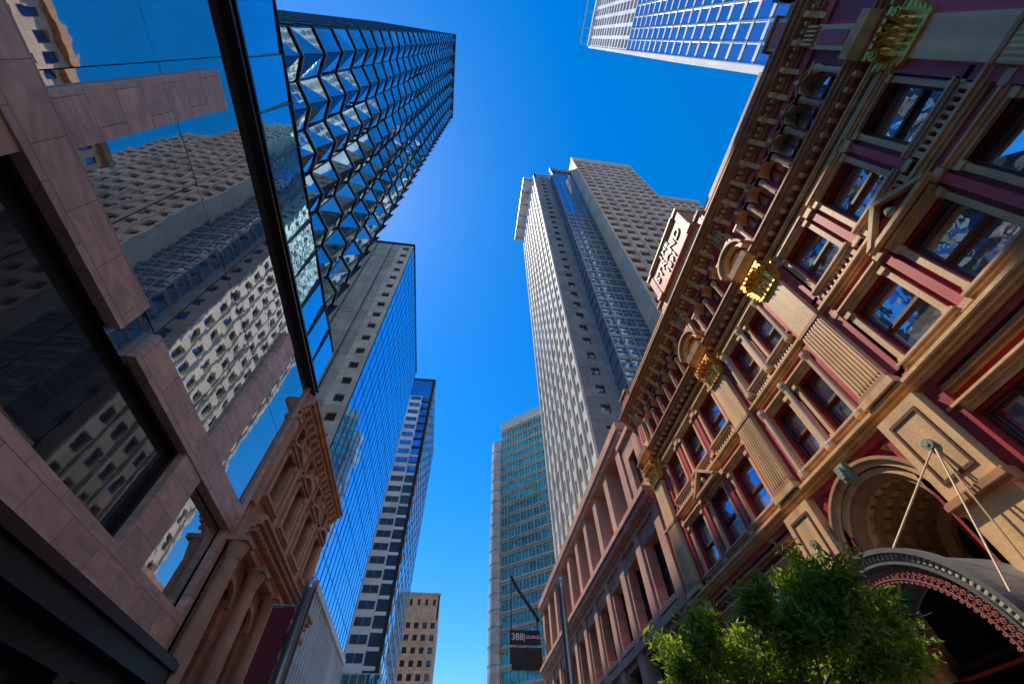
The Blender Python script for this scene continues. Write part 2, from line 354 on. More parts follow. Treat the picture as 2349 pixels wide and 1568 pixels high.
for y in PIL:
    hw=.46
    f.box("pilaster_backs","rose_paint",y-.78,y+.78,0,.2,9.0,15.1)
    f.box("pilasters","cream_paint",y-hw,y+hw,0,.42,9.0,14.45)
    f.box("pilasters","cream_paint",y-hw-.1,y+hw+.1,0,.52,8.95,9.15); f.box("pilasters","tan_paint",y-hw-.05,y+hw+.05,0,.47,9.15,9.3)
    for k in range(8):
        x=y-hw+.07+k*(2*hw-.14)/7.0
        f.lathe("flutes","cream_paint",x,.42,[(.032,9.4),(.038,9.45),(.038,11.9),(.02,11.97)],6)
    f.box("pilasters","tan_paint",y-hw-.03,y+hw+.03,0,.46,12.02,12.14)
    capital(y,.44,14.45,hw,1.12)
    f.box("pedestals","cream_paint",y-.62,y+.62,0,.5,6.3,8.46); f.box("pedestals","maroon_paint",y-.95,y+.95,0,.2,4.6,8.43)
    for (a0,a1,z0,z1) in ((y-.42,y+.42,8.12,8.2),(y-.42,y+.42,6.6,6.68),(y-.42,y-.36,6.68,8.12),(y+.36,y+.42,6.68,8.12)):
        f.box("pedestals","window_frame_paint",a0,a1,.5,.53,z0,z1)
    f.ring("rosettes","verdigris",y,7.4,.05,.13,.5,.56,0,2*math.pi,12); f.ring("rosettes","verdigris",y,7.4,0,.045,.5,.58,0,2*math.pi,8)
    f.mould("pedestals","tan_paint",y-.72,y+.72,steps(6.05,[(.1,.52),(.12,.62),(.06,.55)]))
    f.box("pedestals","cream_paint",y-.6,y+.6,0,.46,.2,6.05)
    f.box("frieze_blocks","rose_paint",y-.5,y+.5,.16,.42,15.6,16.04)
    f.mould("frieze_blocks","cream_paint",y-.6,y+.6,[(.2,16.06),(.5,16.06),(.72,16.25),(.78,16.52),(.2,16.52)])
for z0,z1 in ((9.1,11.85),(12.6,15.1)):
    for y in (6.98,8.37,9.78):
        f.lathe("window_columns","pale_stone_trim",y,.2,[(.16,z0),(.16,z0+.15),(.11,z0+.2),(.10,z1-.35),(.16,z1-.12),(.16,z1)],12)
    for p0,p1,cs,hw in (bays[0],bays[2]):
        for y in (cs[0]+1.05,cs[1]+1.05,cs[0]-.98,cs[2]+.98):
            f.box("window_piers","rose_paint",y-.11,y+.11,0,.14,z0,z1); f.box("window_piers","cream_paint",y-.16,y+.16,0,.22,z1-.2,z1); f.box("window_piers","cream_paint",y-.16,y+.16,0,.2,z0,z0+.15)
# ---- entrance arch
AC=8.4; ZC=6.55
spandrel("facade_wall","maroon_paint",AC,1.7,ZC,8.35,d0=.002,n=24)
for r0,r1,d1,m in ((1.3,1.42,.1,"tan_paint"),(1.42,1.55,.2,"cream_paint"),(1.55,1.6,.14,"maroon_paint"),(1.6,1.75,.28,"cream_paint"),(1.75,1.84,.36,"tan_paint")):
    f.ring("arch_mouldings",m,AC,ZC,r0,r1,-.3,d1,n=36)
    for sg in (-1,1):
        f.box("arch_mouldings",m,AC+sg*r0,AC+sg*r1,-.3,d1,4.0,ZC)
f.ring("arch_mouldings","cream_paint",AC,ZC,1.28,1.7,-2.6,-.3,n=36)
for d in (-.7,-1.2,-1.7,-2.2): f.ring("arch_coffers","tan_paint",AC,ZC,1.2,1.28,d,d+.2,n=36)
for k in range(1,12):
    t=math.pi*k/12; f.ring("arch_coffers","tan_paint",AC,ZC,1.22,1.28,-2.5,-.35,t-.03,t+.03,1)
f.box("arch_back","interior_dark",6.7,10.1,-2.8,-2.6,3,8.4)
f.ring("arch_back","cream_paint",AC,ZC,.9,1.25,-2.6,-2.4,n=24); f.box("arch_back","tan_paint",7.2,9.6,-2.6,-2.45,5.4,5.7)
for k in range(-2,3): f.box("arch_back","tan_paint",AC+k*.45-.04,AC+k*.45+.04,-2.6,-2.48,5.7,7.5)
f.ext("arch_keystone","verdigris",[(AC-.1,8.0),(AC+.1,8.0),(AC+.17,8.48),(AC-.17,8.48)],.2,.5); f.ext("arch_keystone","verdigris",[(AC-.06,8.05),(AC+.06,8.05),(AC+.1,8.36),(AC-.1,8.36)],.5,.6)
for sg in (-1,1):
    tri=[(AC+sg*1.05,8.3),(AC+sg*1.68,8.3),(AC+sg*1.68,7.55)]
    f.ext("spandrel_panels","cream_paint",tri,.01,.07)
    cx=sum(t[0] for t in tri)/3; cz=sum(t[1] for t in tri)/3
    f.ext("spandrel_panels","verdigris",[(cx+(t[0]-cx)*.7,cz+(t[1]-cz)*.7) for t in tri],.07,.1)
    f.ring("spandrel_panels","cream_paint",cx,cz,.03,.09,.1,.13,0,2*math.pi,10)
f.wall("shopfront","bronze_metal",E0,E1,0,4.2,[(-.6,5.3,.5,3.8),(6.9,9.9,.05,4.1),(11.4,17.4,.5,3.8)],.4,"shop_glass","black_glass")
f.box("awning","canopy_metal",E0,5.8,0,2.2,3.9,4.15); f.box("awning","canopy_metal",11.2,E1,0,2.2,3.9,4.15)
body(st,11.4,30,E0,E1,0,4.2,"interior_dark","back_block"); body(st,14.2,30,E0,E1,4.2,20.5,"tan_paint","rear_block")
body(st,11.36,14.2,E0,6.68,4.2,20.0,"interior_dark","front_block"); body(st,11.36,14.2,10.12,E1,4.2,20.0,"interior_dark","front_block"); body(st,11.36,14.2,6.68,10.12,8.4,20.0,"interior_dark","front_block")
fy=Yneg(st,E0); fy.box("side_wall","maroon_paint",11.0,30,0,.05,0,20.7)
fy=Ypos(st,E1); fy.box("side_wall","tan_paint",11.0,30,0,.05,0,20.7)
st.finish()
def text(b,s,size,loc,rot,mat,part,ext=.03,align='CENTER'):
    c=bpy.data.curves.new(part,"FONT"); c.body=s; c.size=size; c.extrude=ext; c.align_x=align; c.align_y='CENTER'; c.offset=.012*size
    o=bpy.data.objects.new(part,c); scene.collection.objects.link(o); o.location=loc; o.rotation_euler=rot
    bpy.context.view_layer.update()
    me=bpy.data.meshes.new_from_object(o); me.name=part; mw=o.matrix_world.copy(); bpy.data.objects.remove(o)
    me.transform(mw); me.materials.clear(); me.materials.append(MT[mat]); o=bpy.data.objects.new(part,me); scene.collection.objects.link(o); b.adopt(o)
rt=(R(90),0,R(-90))
text(st,"THE",.62,(11-.9,8.4,22.72),rt,"letter_cream","sign_letters_the")
text(st,"STRAND",.84,(11-.9,8.4,22.05),rt,"letter_cream","sign_letters_strand")
text(st,"1891",.62,(11-.9,8.4,21.38),rt,"letter_cream","sign_letters_year")

# ---- entrance canopy
ca=B("entrance_canopy"); f=Xneg(ca,11); CY,CZ,CR=8.35,3.5,2.2
f.ring("roof_shell","canopy_metal",CY,CZ,CR-.06,CR,.05,1.9,n=40)
f.ring("green_lining","canopy_green",CY,CZ,CR-.09,CR-.062,.05,1.88,n=40)
for k in range(1,20): 
    t=math.pi*k/20; f.ring("lining_battens","canopy_green",CY,CZ,CR-.12,CR-.09,.05,1.88,t-.008,t+.008,1)
for d in (.1,.65,1.2): f.ring("ribs","canopy_metal",CY,CZ,CR-.2,CR-.09,d,d+.06,n=40)
f.ring("front_fascia","canopy_metal",CY,CZ,CR-.13,CR+.09,1.9,2.0,n=48)
f.ring("front_fascia","canopy_metal",CY,CZ,CR+.04,CR+.13,1.86,2.1,n=48)
f.ring("front_fascia","canopy_metal",CY,CZ,CR-.17,CR-.12,1.88,2.05,n=48)
for k in range(64):
    t=math.pi*(k+.5)/64; f.ring("fascia_beads","pale_panel",CY,CZ,CR-.08,CR+.02,2.0,2.035,t-.011,t+.011,1)
f.ring("filigree","lattice_red",CY,CZ,CR-.44,CR-.42,1.92,1.98,n=48)
NF=52
for k in range(NF):
    t=math.pi*(k+.5)/NF; cx=CY+(CR-.3)*math.cos(t); cz=CZ+(CR-.3)*math.sin(t)
    f.ring("filigree","lattice_red",cx,cz,.028,.048,1.925,1.975,0,2*math.pi,9)
    f.ring("filigree","lattice_red",cx,cz,0,.014,1.93,1.985,0,2*math.pi,6)
    for dt,dr in ((-.5,.08),(-.5,-.08),(-.5,0)):
        t2=t+dt*math.pi/NF; rr=CR-.3+dr; f.ring("filigree","lattice_red",CY+rr*math.cos(t2),CZ+rr*math.sin(t2),.014,.03 if dr else .022,1.93,1.97,R(20)*(k%5),R(20)*(k%5)+5.2,7)
    cx=CY+(CR-.47)*math.cos(t); cz=CZ+(CR-.47)*math.sin(t); f.ring("filigree","lattice_red",cx,cz,.014,.034,1.93,1.97,0,2*math.pi,7)
for sg in (-1,1):
    y=CY+sg*(CR-.05)
    f.box("side_beams","canopy_metal",y-.08,y+.08,.05,2.0,CZ-.18,CZ); f.box("side_beams","canopy_metal",y-.05,y+.05,1.9,2.0,CZ-.35,CZ-.18)
    for k in range(10): f.ring("filigree","lattice_red",y,CZ-.28,.03,.055,.1+k*.19,.14+k*.19,0,2*math.pi,8)
for (a,b_) in (((10.5,6.05,7.3),(9.05,6.3,3.75)),((10.5,6.05,7.3),(9.9,6.25,3.75)),((10.5,10.65,7.3),(9.05,10.5,3.75)),((10.5,6.1,7.3),(8.98,7.5,5.5))):
    tube(ca,"tie_rods","cream_paint",[a,b_],[.022,.022],6)
ca.finish()

# ================================================================ dark building beyond (behind camera, right)
db=B("dark_glass_building"); f=Xneg(db,11.05)
f.grid("frame","bronze_metal",-30,-2.5,4,22,14,5,.88,.85,.15,"glass","tower_blue_glass")
f.box("plinth","bronze_metal",-30,-2.5,-.3,0,0,4); body(db,11.3,28,-30,-2.5,0,22.3,"dark_metal"); f.box("roof_cap","dark_metal",-30,-2.48,0,.5,22,22.5); db.finish()

# ================================================================ office block behind the Strand (seen in reflections)
ob=B("masonry_office_building"); f=Xneg(ob,36)
f.grid("wall","tower_beige_stone",-2,23,20,66,12,14,.55,.6,.3); body(ob,36.35,60,-1.9,22.9,0,67,"tower_grey_stone"); f.box("cornice","tan_paint",-2.2,23.2,-.3,.8,66,67.2); f.box("base","tower_grey_stone",-2,23,-.3,0,0,20); ob.finish()

# ================================================================ white tower top right
wt=B("white_office_tower"); f=Xneg(wt,30)
f.grid("upper_grid","white_panel",-52,-1.2,122,174,20,15,.7,.72,.5,"upper_glass","tower_blue_glass")
f.grid("lower_grid","white_panel",-52,-1.2,20,122,24,28,.965,.82,.08,"lower_glass","tower_blue_glass")
for k in range(25):
    y=-52+50.8*k/24; f.box("fins","grey_metal",y-.06,y+.06,0,.35,20,122)
g=Ypos(wt,-1.2); g.grid("north_grid","white_panel",30,62,20,174,10,42,.6,.6,.4)
for k in range(11):
    x=30+32*k/10; g.box("north_fins","white_panel",x-.25,x+.25,0,.5,20,174)
f.box("crown","white_panel",-52,-1.2,-31,.6,174,175.5)
for k in range(12):
    y=-50+4.4*k; tube(wt,"roof_frame","grey_metal",[(29.4,y,175),(27.2,y,177.5)],[.12,.12],5)
tube(wt,"roof_frame","grey_metal",[(27.2,-51,177.5),(27.2,-1.5,177.5)],[.15,.15],5)
body(wt,30.6,61.5,-51.5,-1.7,0,173.9,"tower_grey_stone"); wt.finish()

# ================================================================ brown stone building, right mid
pb=B("brown_stone_building"); f=Xneg(pb,11.1)
Y0,Y1=19.6,54
ops=[];n=10;w=(Y1-Y0-1)/n
for k in range(n):
    c=Y0+.5+w*(k+.5)
    ops+= [(c-w*.3,c+w*.3,10.0,13.4),(c-w*.3,c+w*.3,5.2,8.9)]
f.wall("lower_wall","purple_stone",Y0,Y1,3.9,14.2,ops,.75,"glass","black_glass")
for a,b_,z0,z1 in ops:
    m=(a+b_)/2; f.box("mullions","bronze_metal",m-.05,m+.05,-.74,-.6,z0,z1); zz=z0+(z1-z0)*.65; f.box("mullions","bronze_metal",a,b_,-.735,-.62,zz-.05,zz+.05)
    f.box("sills","purple_stone_trim",a-.15,b_+.15,0,.15,z0-.25,z0)
    f.box("mullions","bronze_metal",a,a+.07,-.74,-.6,z0,z1);f.box("mullions","bronze_metal",b_-.07,b_,-.74,-.6,z0,z1)
f.mould("cornice","purple_stone_trim",Y0,Y1,steps(14.2,[(.3,.15),(.15,.3),(.35,.55),(.3,.7)]))
f.box("string_course","purple_stone_trim",Y0,Y1,0,.22,9.2,9.6)
for k in range(n+1):
    y=Y0+.5+w*k; f.box("piers","purple_stone_trim",y-.38,y+.38,0,.14,3.9,14.2)
f.box("attic_back","bronze_metal",22.6,Y1,-2.6,-2.4,15.3,21.2)
for k in range(n):
    y=23+w*k
    if y>Y1-.5: break
    f.box("attic_piers","purple_stone_trim",y-.4,y+.4,-1.3,.05,15.3,20.6)
    f.quad("attic_glass","window_glass",[(y+.4,-1.6,15.3),(y+w-.4,-1.6,15.3),(y+w-.4,-1.6,20.6),(y+.4,-1.6,20.6)])
    f.box("attic_mullions","bronze_metal",y+w/2-.06,y+w/2+.06,-1.6,-1.4,15.3,20.6); f.box("attic_mullions","bronze_metal",y+.4,y+w-.4,-1.6,-1.45,17.8,18.0)
f.box("roof_slab","purple_stone_trim",21.5,Y1,-12,.25,20.6,21.0); f.box("roof_slab","purple_stone",21.3,Y1,-12,.4,21.0,21.7)
f.wall("pavilion","purple_stone",Y0,22.4,15.3,20.0,[(20.4,21.6,16.2,18.6)],.4,"glass","black_glass"); f.box("pavilion_cap","purple_stone_trim",Y0,22.6,-2,.2,20.0,20.35)
g=Ypos(pb,22.4); g.box("pavilion_side","purple_stone",11.1,13.5,-.1,0,15.3,20)
f.wall("ground_floor","bronze_metal",Y0,Y1,0,3.9,[(Y0+.5+w*k+.4,Y0+.5+w*(k+1)-.4,.3,3.5) for k in range(n)],.5,"shop_glass","black_glass")
f.box("awning","dark_metal",Y0,Y1,0,2.0,3.7,3.95)
body(pb,11.9,30,Y0,22.6,0,19.9,"purple_stone","core"); body(pb,11.9,26,22.6,Y1,0,15.25,"purple_stone","core"); body(pb,13.9,14.0,22.6,Y1,15.2,20.6,"interior_dark","attic_core")
Yneg(pb,Y1).box("end_wall","purple_stone",11.1,14,-.1,0,0,15)
pb.finish()

# ================================================================ tall grid tower, right
tw=B("stone_grid_skyscraper")
H=137.5
f=Xneg(tw,14)
f.grid("west_facade","tower_pale_stone",33.5,55,22,H-5,9,34,.52,.55,.45)
f.box("west_crown","tower_pale_stone",33.5,55,-.5,0,H-5,H); 
for k in range(10):
    y=33.5+21.5*k/9; f.box("west_ribs","tower_pale_stone",y-.22,y+.22,0,.3,22,H-4)
g=Yneg(tw,33.5); g.grid("corner_face","tower_grey_stone",14,18.7,20,H-3,1,34,.25,.45,.3); g.box("corner_cap","tower_grey_stone",14,18.7,-.3,0,H-3,H)
g=Yneg(tw,31.0)
nr=46; rh=(H-6-20)/nr
for j in range(nr):
    z=20+rh*j
    up=z>96
    g.box("bay_spandrels","grey_metal" if not up else "tower_blue_glass",18.7,25,0,.12 if not up else .04,z,z+(rh*.28 if not up else rh*.1))
    if not up:
        for k in range(6):
            x=18.7+6.3*(k+.5)/6; g.ring("bay_lattice","grey_metal",x,z+rh*.62,.28,.36,.05,.16,0,2*math.pi,8) if j%2==0 else g.box("bay_lattice","grey_metal",x-.4,x+.4,.05,.14,z+rh*.6,z+rh*.68)
g.quad("bay_glass","tower_blue_glass",[(18.7,0,20),(25,0,20),(25,0,H-5),(18.7,0,H-5)])
for k in range(5):
    x=18.7+6.3*k/4; g.box("bay_mullions","grey_metal",x-.09,x+.09,0,.22,20,H-5)
g.box("bay_cap","tower_grey_stone",18.4,25,-.5,.4,H-5,H-2)
gx=Xneg(tw,18.7); gx.quad("bay_side","tower_blue_glass",[(31,0,20),(33.5,0,20),(33.5,0,H-5),(31,0,H-5)])
for j in range(nr): gx.box("bay_side_bands","grey_metal",31,33.5,0,.1,20+rh*j,20+rh*j+.6)
g=Yneg(tw,27.4); g.grid("south_facade","tower_beige_stone",25,43.5,20,H-4,7,34,.66,.5,.4,mull=2); g.box("south_crown","tower_beige_stone",24.8,43.7,-.5,.25,H-4,H)
gx=Xneg(tw,25); gx.box("return_wall","tower_beige_stone",27.4,31,-.1,0,20,H)
for k in range(8):
    x=25+18.5*k/7; g.box("south_ribs","tower_beige_stone",x-.22,x+.22,0,.18,20,H-4)
g=Yneg(tw,34.5); g.grid("south_wing","tower_beige_stone",43.5,68,20,H-6,9,34,.66,.5,.4,mull=2); g.box("south_wing_cap","tower_beige_stone",43.5,68.3,-.5,.25,H-6,H-3)
body(tw,14.5,68,35,54.9,0,H-3.2,"tower_grey_stone"); body(tw,18.9,43,31.5,35,0,H-3.3,"tower_grey_stone"); body(tw,25.1,43.4,27.9,31.6,0,H-.4,"tower_grey_stone")
Ypos(tw,55).box("north_face","tower_pale_stone",14,68,-.1,0,20,H)
f.box("roof_wing","white_panel",35.5,57,0,2.8,H+1.5,H+1.9); f.box("roof_wing_edge","grey_metal",35.5,57,2.8,2.95,H+1.3,H+2.0)
for k in range(6): f.box("roof_wing_ribs","grey_metal",36+4*k,36.2+4*k,0,2.8,H+1.2,H+1.5)
f.box("plant_room","tower_grey_stone",36,54,-10,-.5,H-.2,H+3)
body(tw,26,40,29,40,H,H+3.5,"tower_beige_stone","roof_house"); tw.finish()

# ================================================================ 388 building
gb=B("green_glass_office_building")
p0=Vector((12.6,110)); p1=Vector((27,97.5)); sd=(p1-p0).normalized(); nd=Vector((sd.y,-sd.x)); 
if nd.y>0: nd=-nd
f=Fc(gb,p0.x,p0.y,(sd.x,sd.y),(nd.x,nd.y)); Lg=(p1-p0).length
f.grid("facade","pale_panel",0,Lg,12,96,9,24,.92,.68,.25,"glass","green_glass",mull=2,mm="pale_panel")
f.box("crown","pale_panel",0,Lg,-2,.3,96,100)
for j in range(25): f.box("sunshades","pale_panel",0,Lg,0,.5,12+3.5*j-.06,12+3.5*j+.06)
f.box("core","tower_grey_stone",.2,Lg,-14,-.3,0,95.8)
g=Fc(gb,0,0,(1,0),(0,1)); g.lathe("stair_cylinder","pale_panel",11.6,112,[(1.9,0),(1.9,92)],24)
for j in range(24): g.lathe("cylinder_bands","grey_metal",11.6,112,[(1.96,3.6*j+5),(1.96,3.6*j+5.3)],24)
g.lathe("cylinder_core","tower_grey_stone",13.2,113,[(1.2,0),(1.2,94)],16)
gb.finish()

# ================================================================ LEFT: near podium building
lp=B("sandstone_and_glass_podium_building"); f=Xpos(lp,-10)
z=lambda r: r*10+1.6
S="sandstone_cladding"
def slab(a0,a1,r0,r1,d=.0,t=.35): f.box("stone_cladding",S,a0*10,a1*10,-t,d,z(r0),z(r1))
slab(-3,1.94,.50,.63,.0)
slab(-3,.33,.63,.96,.0)
slab(-3,.80,.96,1.08,.06)
slab(.23,.35,1.08,1.76,.06)
slab(.90,1.94,.96,1.07,.04)
slab(1.43,1.57,1.07,1.81,.04)
slab(1.36,1.52,.63,.96,.0)
slab(1.89,1.94,.63,.96,.0)
slab(-.6,-.45,1.08,1.76,.06)
def panes(pt,m,a0,a1,r0,r1,na,nz,d,jit=.012,seam=.025):
    for i in range(na):
        for j in range(nz):
            x0=a0+(a1-a0)*i/na; x1=a0+(a1-a0)*(i+1)/na; y0=r0+(r1-r0)*j/nz; y1=r0+(r1-r0)*(j+1)/nz
            q=[d+random.uniform(-jit,jit) for _ in range(4)]
            f.quad(pt,m,[(x0*10+seam/2,q[0],z(y0)+seam/2),(x1*10-seam/2,q[1],z(y0)+seam/2),(x1*10-seam/2,q[2],z(y1)-seam/2),(x0*10+seam/2,q[3],z(y1)-seam/2)])
panes("upper_glazing","dark_tinted_glass",-3,1.97,1.08,1.91,14,2,-.18)
panes("gap_glazing","dark_tinted_glass",.78,.92,.94,1.1,1,1,-.2)
panes("large_window","black_glass",.33,1.36,.63,.96,5,1,-.5)
panes("small_window","dark_tinted_glass",1.52,1.89,.63,.96,1,1,-.4)
f.box("backing","interior_dark",-30,19.4,-1,-.56,5,21.3)
f.box("window_frames","bronze_metal",3.3,13.6,-.5,-.3,z(.96)-.12,z(.96)); f.box("window_frames","bronze_metal",13.45,13.6,-.5,-.3,z(.63),z(.96)-.12); f.box("window_frames","bronze_metal",15.2,18.9,-.4,-.2,z(.63),z(.63)+.1)
f.box("top_fascia","bronze_metal",-30,20,-.3,.2,z(1.91),z(1.91)+.12); f.box("top_fascia","bronze_metal",-30,20,-.3,.1,z(1.91)+.12,z(1.91)+.28); f.box("top_fascia","bronze_metal",-30,20,-.3,.26,z(1.91)+.28,z(1.91)+.42)
f.box("shop_fascia","dark_metal",-30,19.4,-.4,.5,z(.5)-.9,z(.5)); f.box("shop_fascia","bronze_metal",-30,19.4,.5,.62,z(.5)-.35,z(.5)-.1)
f.wall("shopfront","dark_metal",-30,19.4,0,z(.5)-.9,[(-30+4.1*k+.3,-30+4.1*(k+1)-.3,.3,5.1) for k in range(12)],.6,"shop_glass","black_glass")
Ypos(lp,19.4).box("end_wall",S,-16,-10,-.1,.0,5,21)
for i in range(17):
    a=-12+2*i
    if a>=19.5: break
    q=[random.uniform(-.03,.03) for _ in range(4)]
    f.quad("terrace_glazing","clear_blue_glass",[(a+.02,q[0]-.05,z(1.955)),(a+1.98,q[1]-.05,z(1.955)),(a+1.98,q[2]-.2,25.2),(a+.02,q[3]-.2,25.2)])
    f.box("terrace_mullions","dark_metal",a-.02,a+.02,-.3,-.02,z(1.955),25.2)
f.box("terrace_mullions","dark_metal",-12,20,-.3,-.12,25.2,25.27)
body(lp,-30,-11.05,-30,19.3,0,21.2,"interior_dark","core"); lp.finish()

# ================================================================ pleated-glass tower
ft=B("pleated_glass_skyscraper"); XF=-13.0
YA,YB=1.2,21.0; Z0,Z1=29.0,137.0; nf=28; nc=14
fh=(Z1-Z0)/nf; cw=(YB-YA)/nc
rr=random.Random(3)
f=Xpos(ft,XF)
for i in range(nf):
    z0=Z0+fh*i; z1=z0+fh
    amp=.55+.12*math.sin(i*.6)
    # bottom edge nearly straight, top edge pleated outwards: tall narrow triangular folds
    bot=[.05+(.06 if j%2 else 0)+rr.uniform(-.02,.02) for j in range(nc+1)]
    top=[.12+(amp if j%2 else 0)+rr.uniform(-.04,.04) for j in range(nc+1)]
    for j in range(nc):
        a0=YA+cw*j; a1=a0+cw
        A=(a0,bot[j],z0+.25);Bq=(a1,bot[j+1],z0+.25);C=(a1,top[j+1],z1-.14);D=(a0,top[j],z1-.14)
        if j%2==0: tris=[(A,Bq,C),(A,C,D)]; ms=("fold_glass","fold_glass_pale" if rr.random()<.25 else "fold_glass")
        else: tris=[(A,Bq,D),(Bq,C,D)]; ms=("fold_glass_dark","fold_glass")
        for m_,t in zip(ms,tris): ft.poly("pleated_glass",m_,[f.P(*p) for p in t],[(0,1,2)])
        tube(ft,"mullions","dark_metal",[f.P(a0,A[1]+.02,A[2]),f.P(a0,D[1]+.02,D[2])],[.05,.05],4)
        f.hexa("slab_edges","dark_metal",[(a,d,zz) for a,q in ((a0,top[j]),(a1,top[j+1])) for d in (-1.0,q+.1) for zz in (z1-.14,z1+.12)])
        f.hexa("slab_trims","grey_metal",[(a,d,zz) for a,q in ((a0,top[j]),(a1,top[j+1])) for d in (q+.1,q+.13) for zz in (z1-.02,z1+.1)])
        f.hexa("spandrels","dark_metal",[(a,d,zz) for a,q in ((a0,bot[j]),(a1,bot[j+1])) for d in (-1.0,q+.02) for zz in (z0+.12,z0+.25)])
    tube(ft,"mullions","dark_metal",[f.P(YB,bot[nc],z0),f.P(YB,top[nc],z1)],[.07,.07],4)
    f.mould("fin_ends","dark_metal",YB-.05,YB+.02,[(-.6,z0+.05),(.1,z0+.05),(.7,z1-.1),(-.6,z1-.1)])
f.box("roof_slab","dark_metal",YA,YB,-20,.7,Z1+.13,Z1+.8)
g=Ypos(ft,YB-.06); g.grid("north_facade","dark_metal",-33,-13.05,Z0,Z1,8,nf,.9,.8,.1,"north_glass","fold_glass")
g=Yneg(ft,YA); g.grid("south_facade","dark_metal",-33,-13.05,25,Z1,8,nf,.9,.8,.1,"south_glass","fold_glass")
for i in range(11):
    a0=-8+2.6*i
    for j in range(2):
        z0=21.5+3.7*j; q=[rr.uniform(-.05,.05) for _ in range(4)]
        if a0+2.6>21: continue
        f.quad("lower_glazing","fold_glass_pale",[(a0,q[0],z0),(a0+2.55,q[1],z0),(a0+2.55,q[2],z0+3.6),(a0,q[3],z0+3.6)])
        f.box("lower_mullions","dark_metal",a0+2.55,a0+2.6,-.2,.08,z0,z0+3.7)
f.box("soffit","dark_metal",YA-2,YB,-2,.3,28.7,28.89)
body(ft,-32.9,-13.7,YA+.3,YB-.4,0,Z1-.1,"dark_metal"); ft.finish()

# ================================================================ historic sandstone building left
hb=B("historic_sandstone_building"); f=Xpos(hb,-10); Y0,Y1=19.5,32.2
T="brown_sandstone_trim"; ops=[]; cs=[Y0+1.6+3.16*k for k in range(4)]
for c in cs:
    ops+=[(c-.65,c+.65,13.9,16.6),(c-.5,c+.5,17.5,18.6),(c-.75,c+.75,4.8,9.8)]
f.wall("facade_wall","brown_sandstone",Y0,Y1,3.8,19.8,ops,.6,"glass","black_glass")
for k,c in enumerate(cs):
    for x in (c-.85,c+.85):
        f.box("window_trim",T,x-.16,x+.16,0,.22,13.7,16.6); f.box("window_trim",T,x-.14,x+.14,0,.28,16.3,16.6)
    f.mould("window_trim",T,c-1.15,c+1.15,steps(16.6,[(.15,.25),(.12,.4)])); f.mould("window_trim",T,c-1.1,c+1.1,steps(13.5,[(.1,.2),(.15,.35)]))
    if k%2==0:
        f.ext("pediments",T,[(c-1.2,16.87),(c+1.2,16.87),(c,17.4)],0,.25); f.ext("pediments",T,[(c-1.25,16.87),(c-1.0,16.87),(c,17.3),(c,17.48)],.25,.48); f.ext("pediments",T,[(c+1.25,16.87),(c+1.0,16.87),(c,17.3),(c,17.48)],.253,.483)
    else:
        f.ring("pediments",T,c,16.2,1.1,1.28,0,.48,R(34),R(146),14); f.ext("pediments",T,[(c-1.0,16.87),(c+1.0,16.87),(c+.5,17.2),(c,17.3),(c-.5,17.2)],0,.2)
    for zz in (17.42,18.6): f.box("window_trim",T,c-.7,c+.7,0,.16,zz,zz+.1)
    for x in (c-.58,c+.58): f.box("window_trim",T,x-.08,x+.08,0,.14,17.52,18.6)
    f.box("mullions","bronze_metal",c-.04,c+.04,-.6,-.5,13.9,16.6); f.box("mullions","bronze_metal",c-.65,c+.65,-.6,-.49,15.3,15.38)
    f.box("mullions","bronze_metal",c-.75,c+.75,-.6,-.48,7.4,7.55); f.box("mullions","bronze_metal",c-.04,c+.04,-.6,-.5,4.8,9.8)
    f.ring("lower_arches",T,c,9.2,.78,1.02,0,.2,n=16); 
    f.box("balconettes",T,c-.95,c+.95,0,.55,4.4,4.75)
    for x in (c-.7,c+.7): f.mould("balconettes",T,x-.1,x+.1,[(0,3.9),(.2,4.0),(.45,4.4),(0,4.4)])
for y in [Y0+.15]+[Y0+3.18+3.16*k for k in range(3)]+[Y1-.2]:
    f.lathe("giant_columns",T,y,.42,[(.42,3.9),(.42,4.3),(.34,4.4),(.33,7),(.29,10.2),(.33,10.3),(.42,10.7),(.46,10.9)],18)
    f.box("upper_pilasters",T,y-.25,y+.25,0,.18,12.9,18.5); f.box("upper_pilasters",T,y-.32,y+.32,0,.26,18.2,18.52)
    f.box("column_blocks",T,y-.5,y+.5,0,.92,10.9,11.1)
f.mould("mid_cornice",T,Y0,Y1+.3,steps(11.1,[(.3,.5),(.3,.55),(.15,.75),(.2,1.0),(.15,1.15),(.1,1.05)]))
a=Y0+.1
while a<Y1: f.box("dentils",T,a,a+.18,.5,.9,11.55,11.72); a+=.38
f.mould("top_cornice",T,Y0-.1,Y1+.3,steps(18.8,[(.25,.15),(.15,.28),(.2,.45),(.2,.65),(.18,.8),(.12,.72)]))
a=Y0
while a<Y1: f.mould("top_brackets",T,a,a+.2,[(.1,18.7),(.25,18.8),(.5,19.2),(.1,19.2)]); a+=.7
f.box("parapet","brown_sandstone",Y0,Y1,-.5,.1,19.9,20.4)
f.box("ground_floor","brown_sandstone",Y0,Y1,-.5,.1,0,3.85); f.mould("ground_floor",T,Y0,Y1,steps(3.5,[(.2,.2),(.2,.35)]))
Ypos(hb,Y1).box("end_wall","brown_sandstone",-22,-10,-.05,0,0,20.2)
body(hb,-22,-10.62,Y0,Y1-.06,0,20.1,"brown_sandstone"); hb.finish()

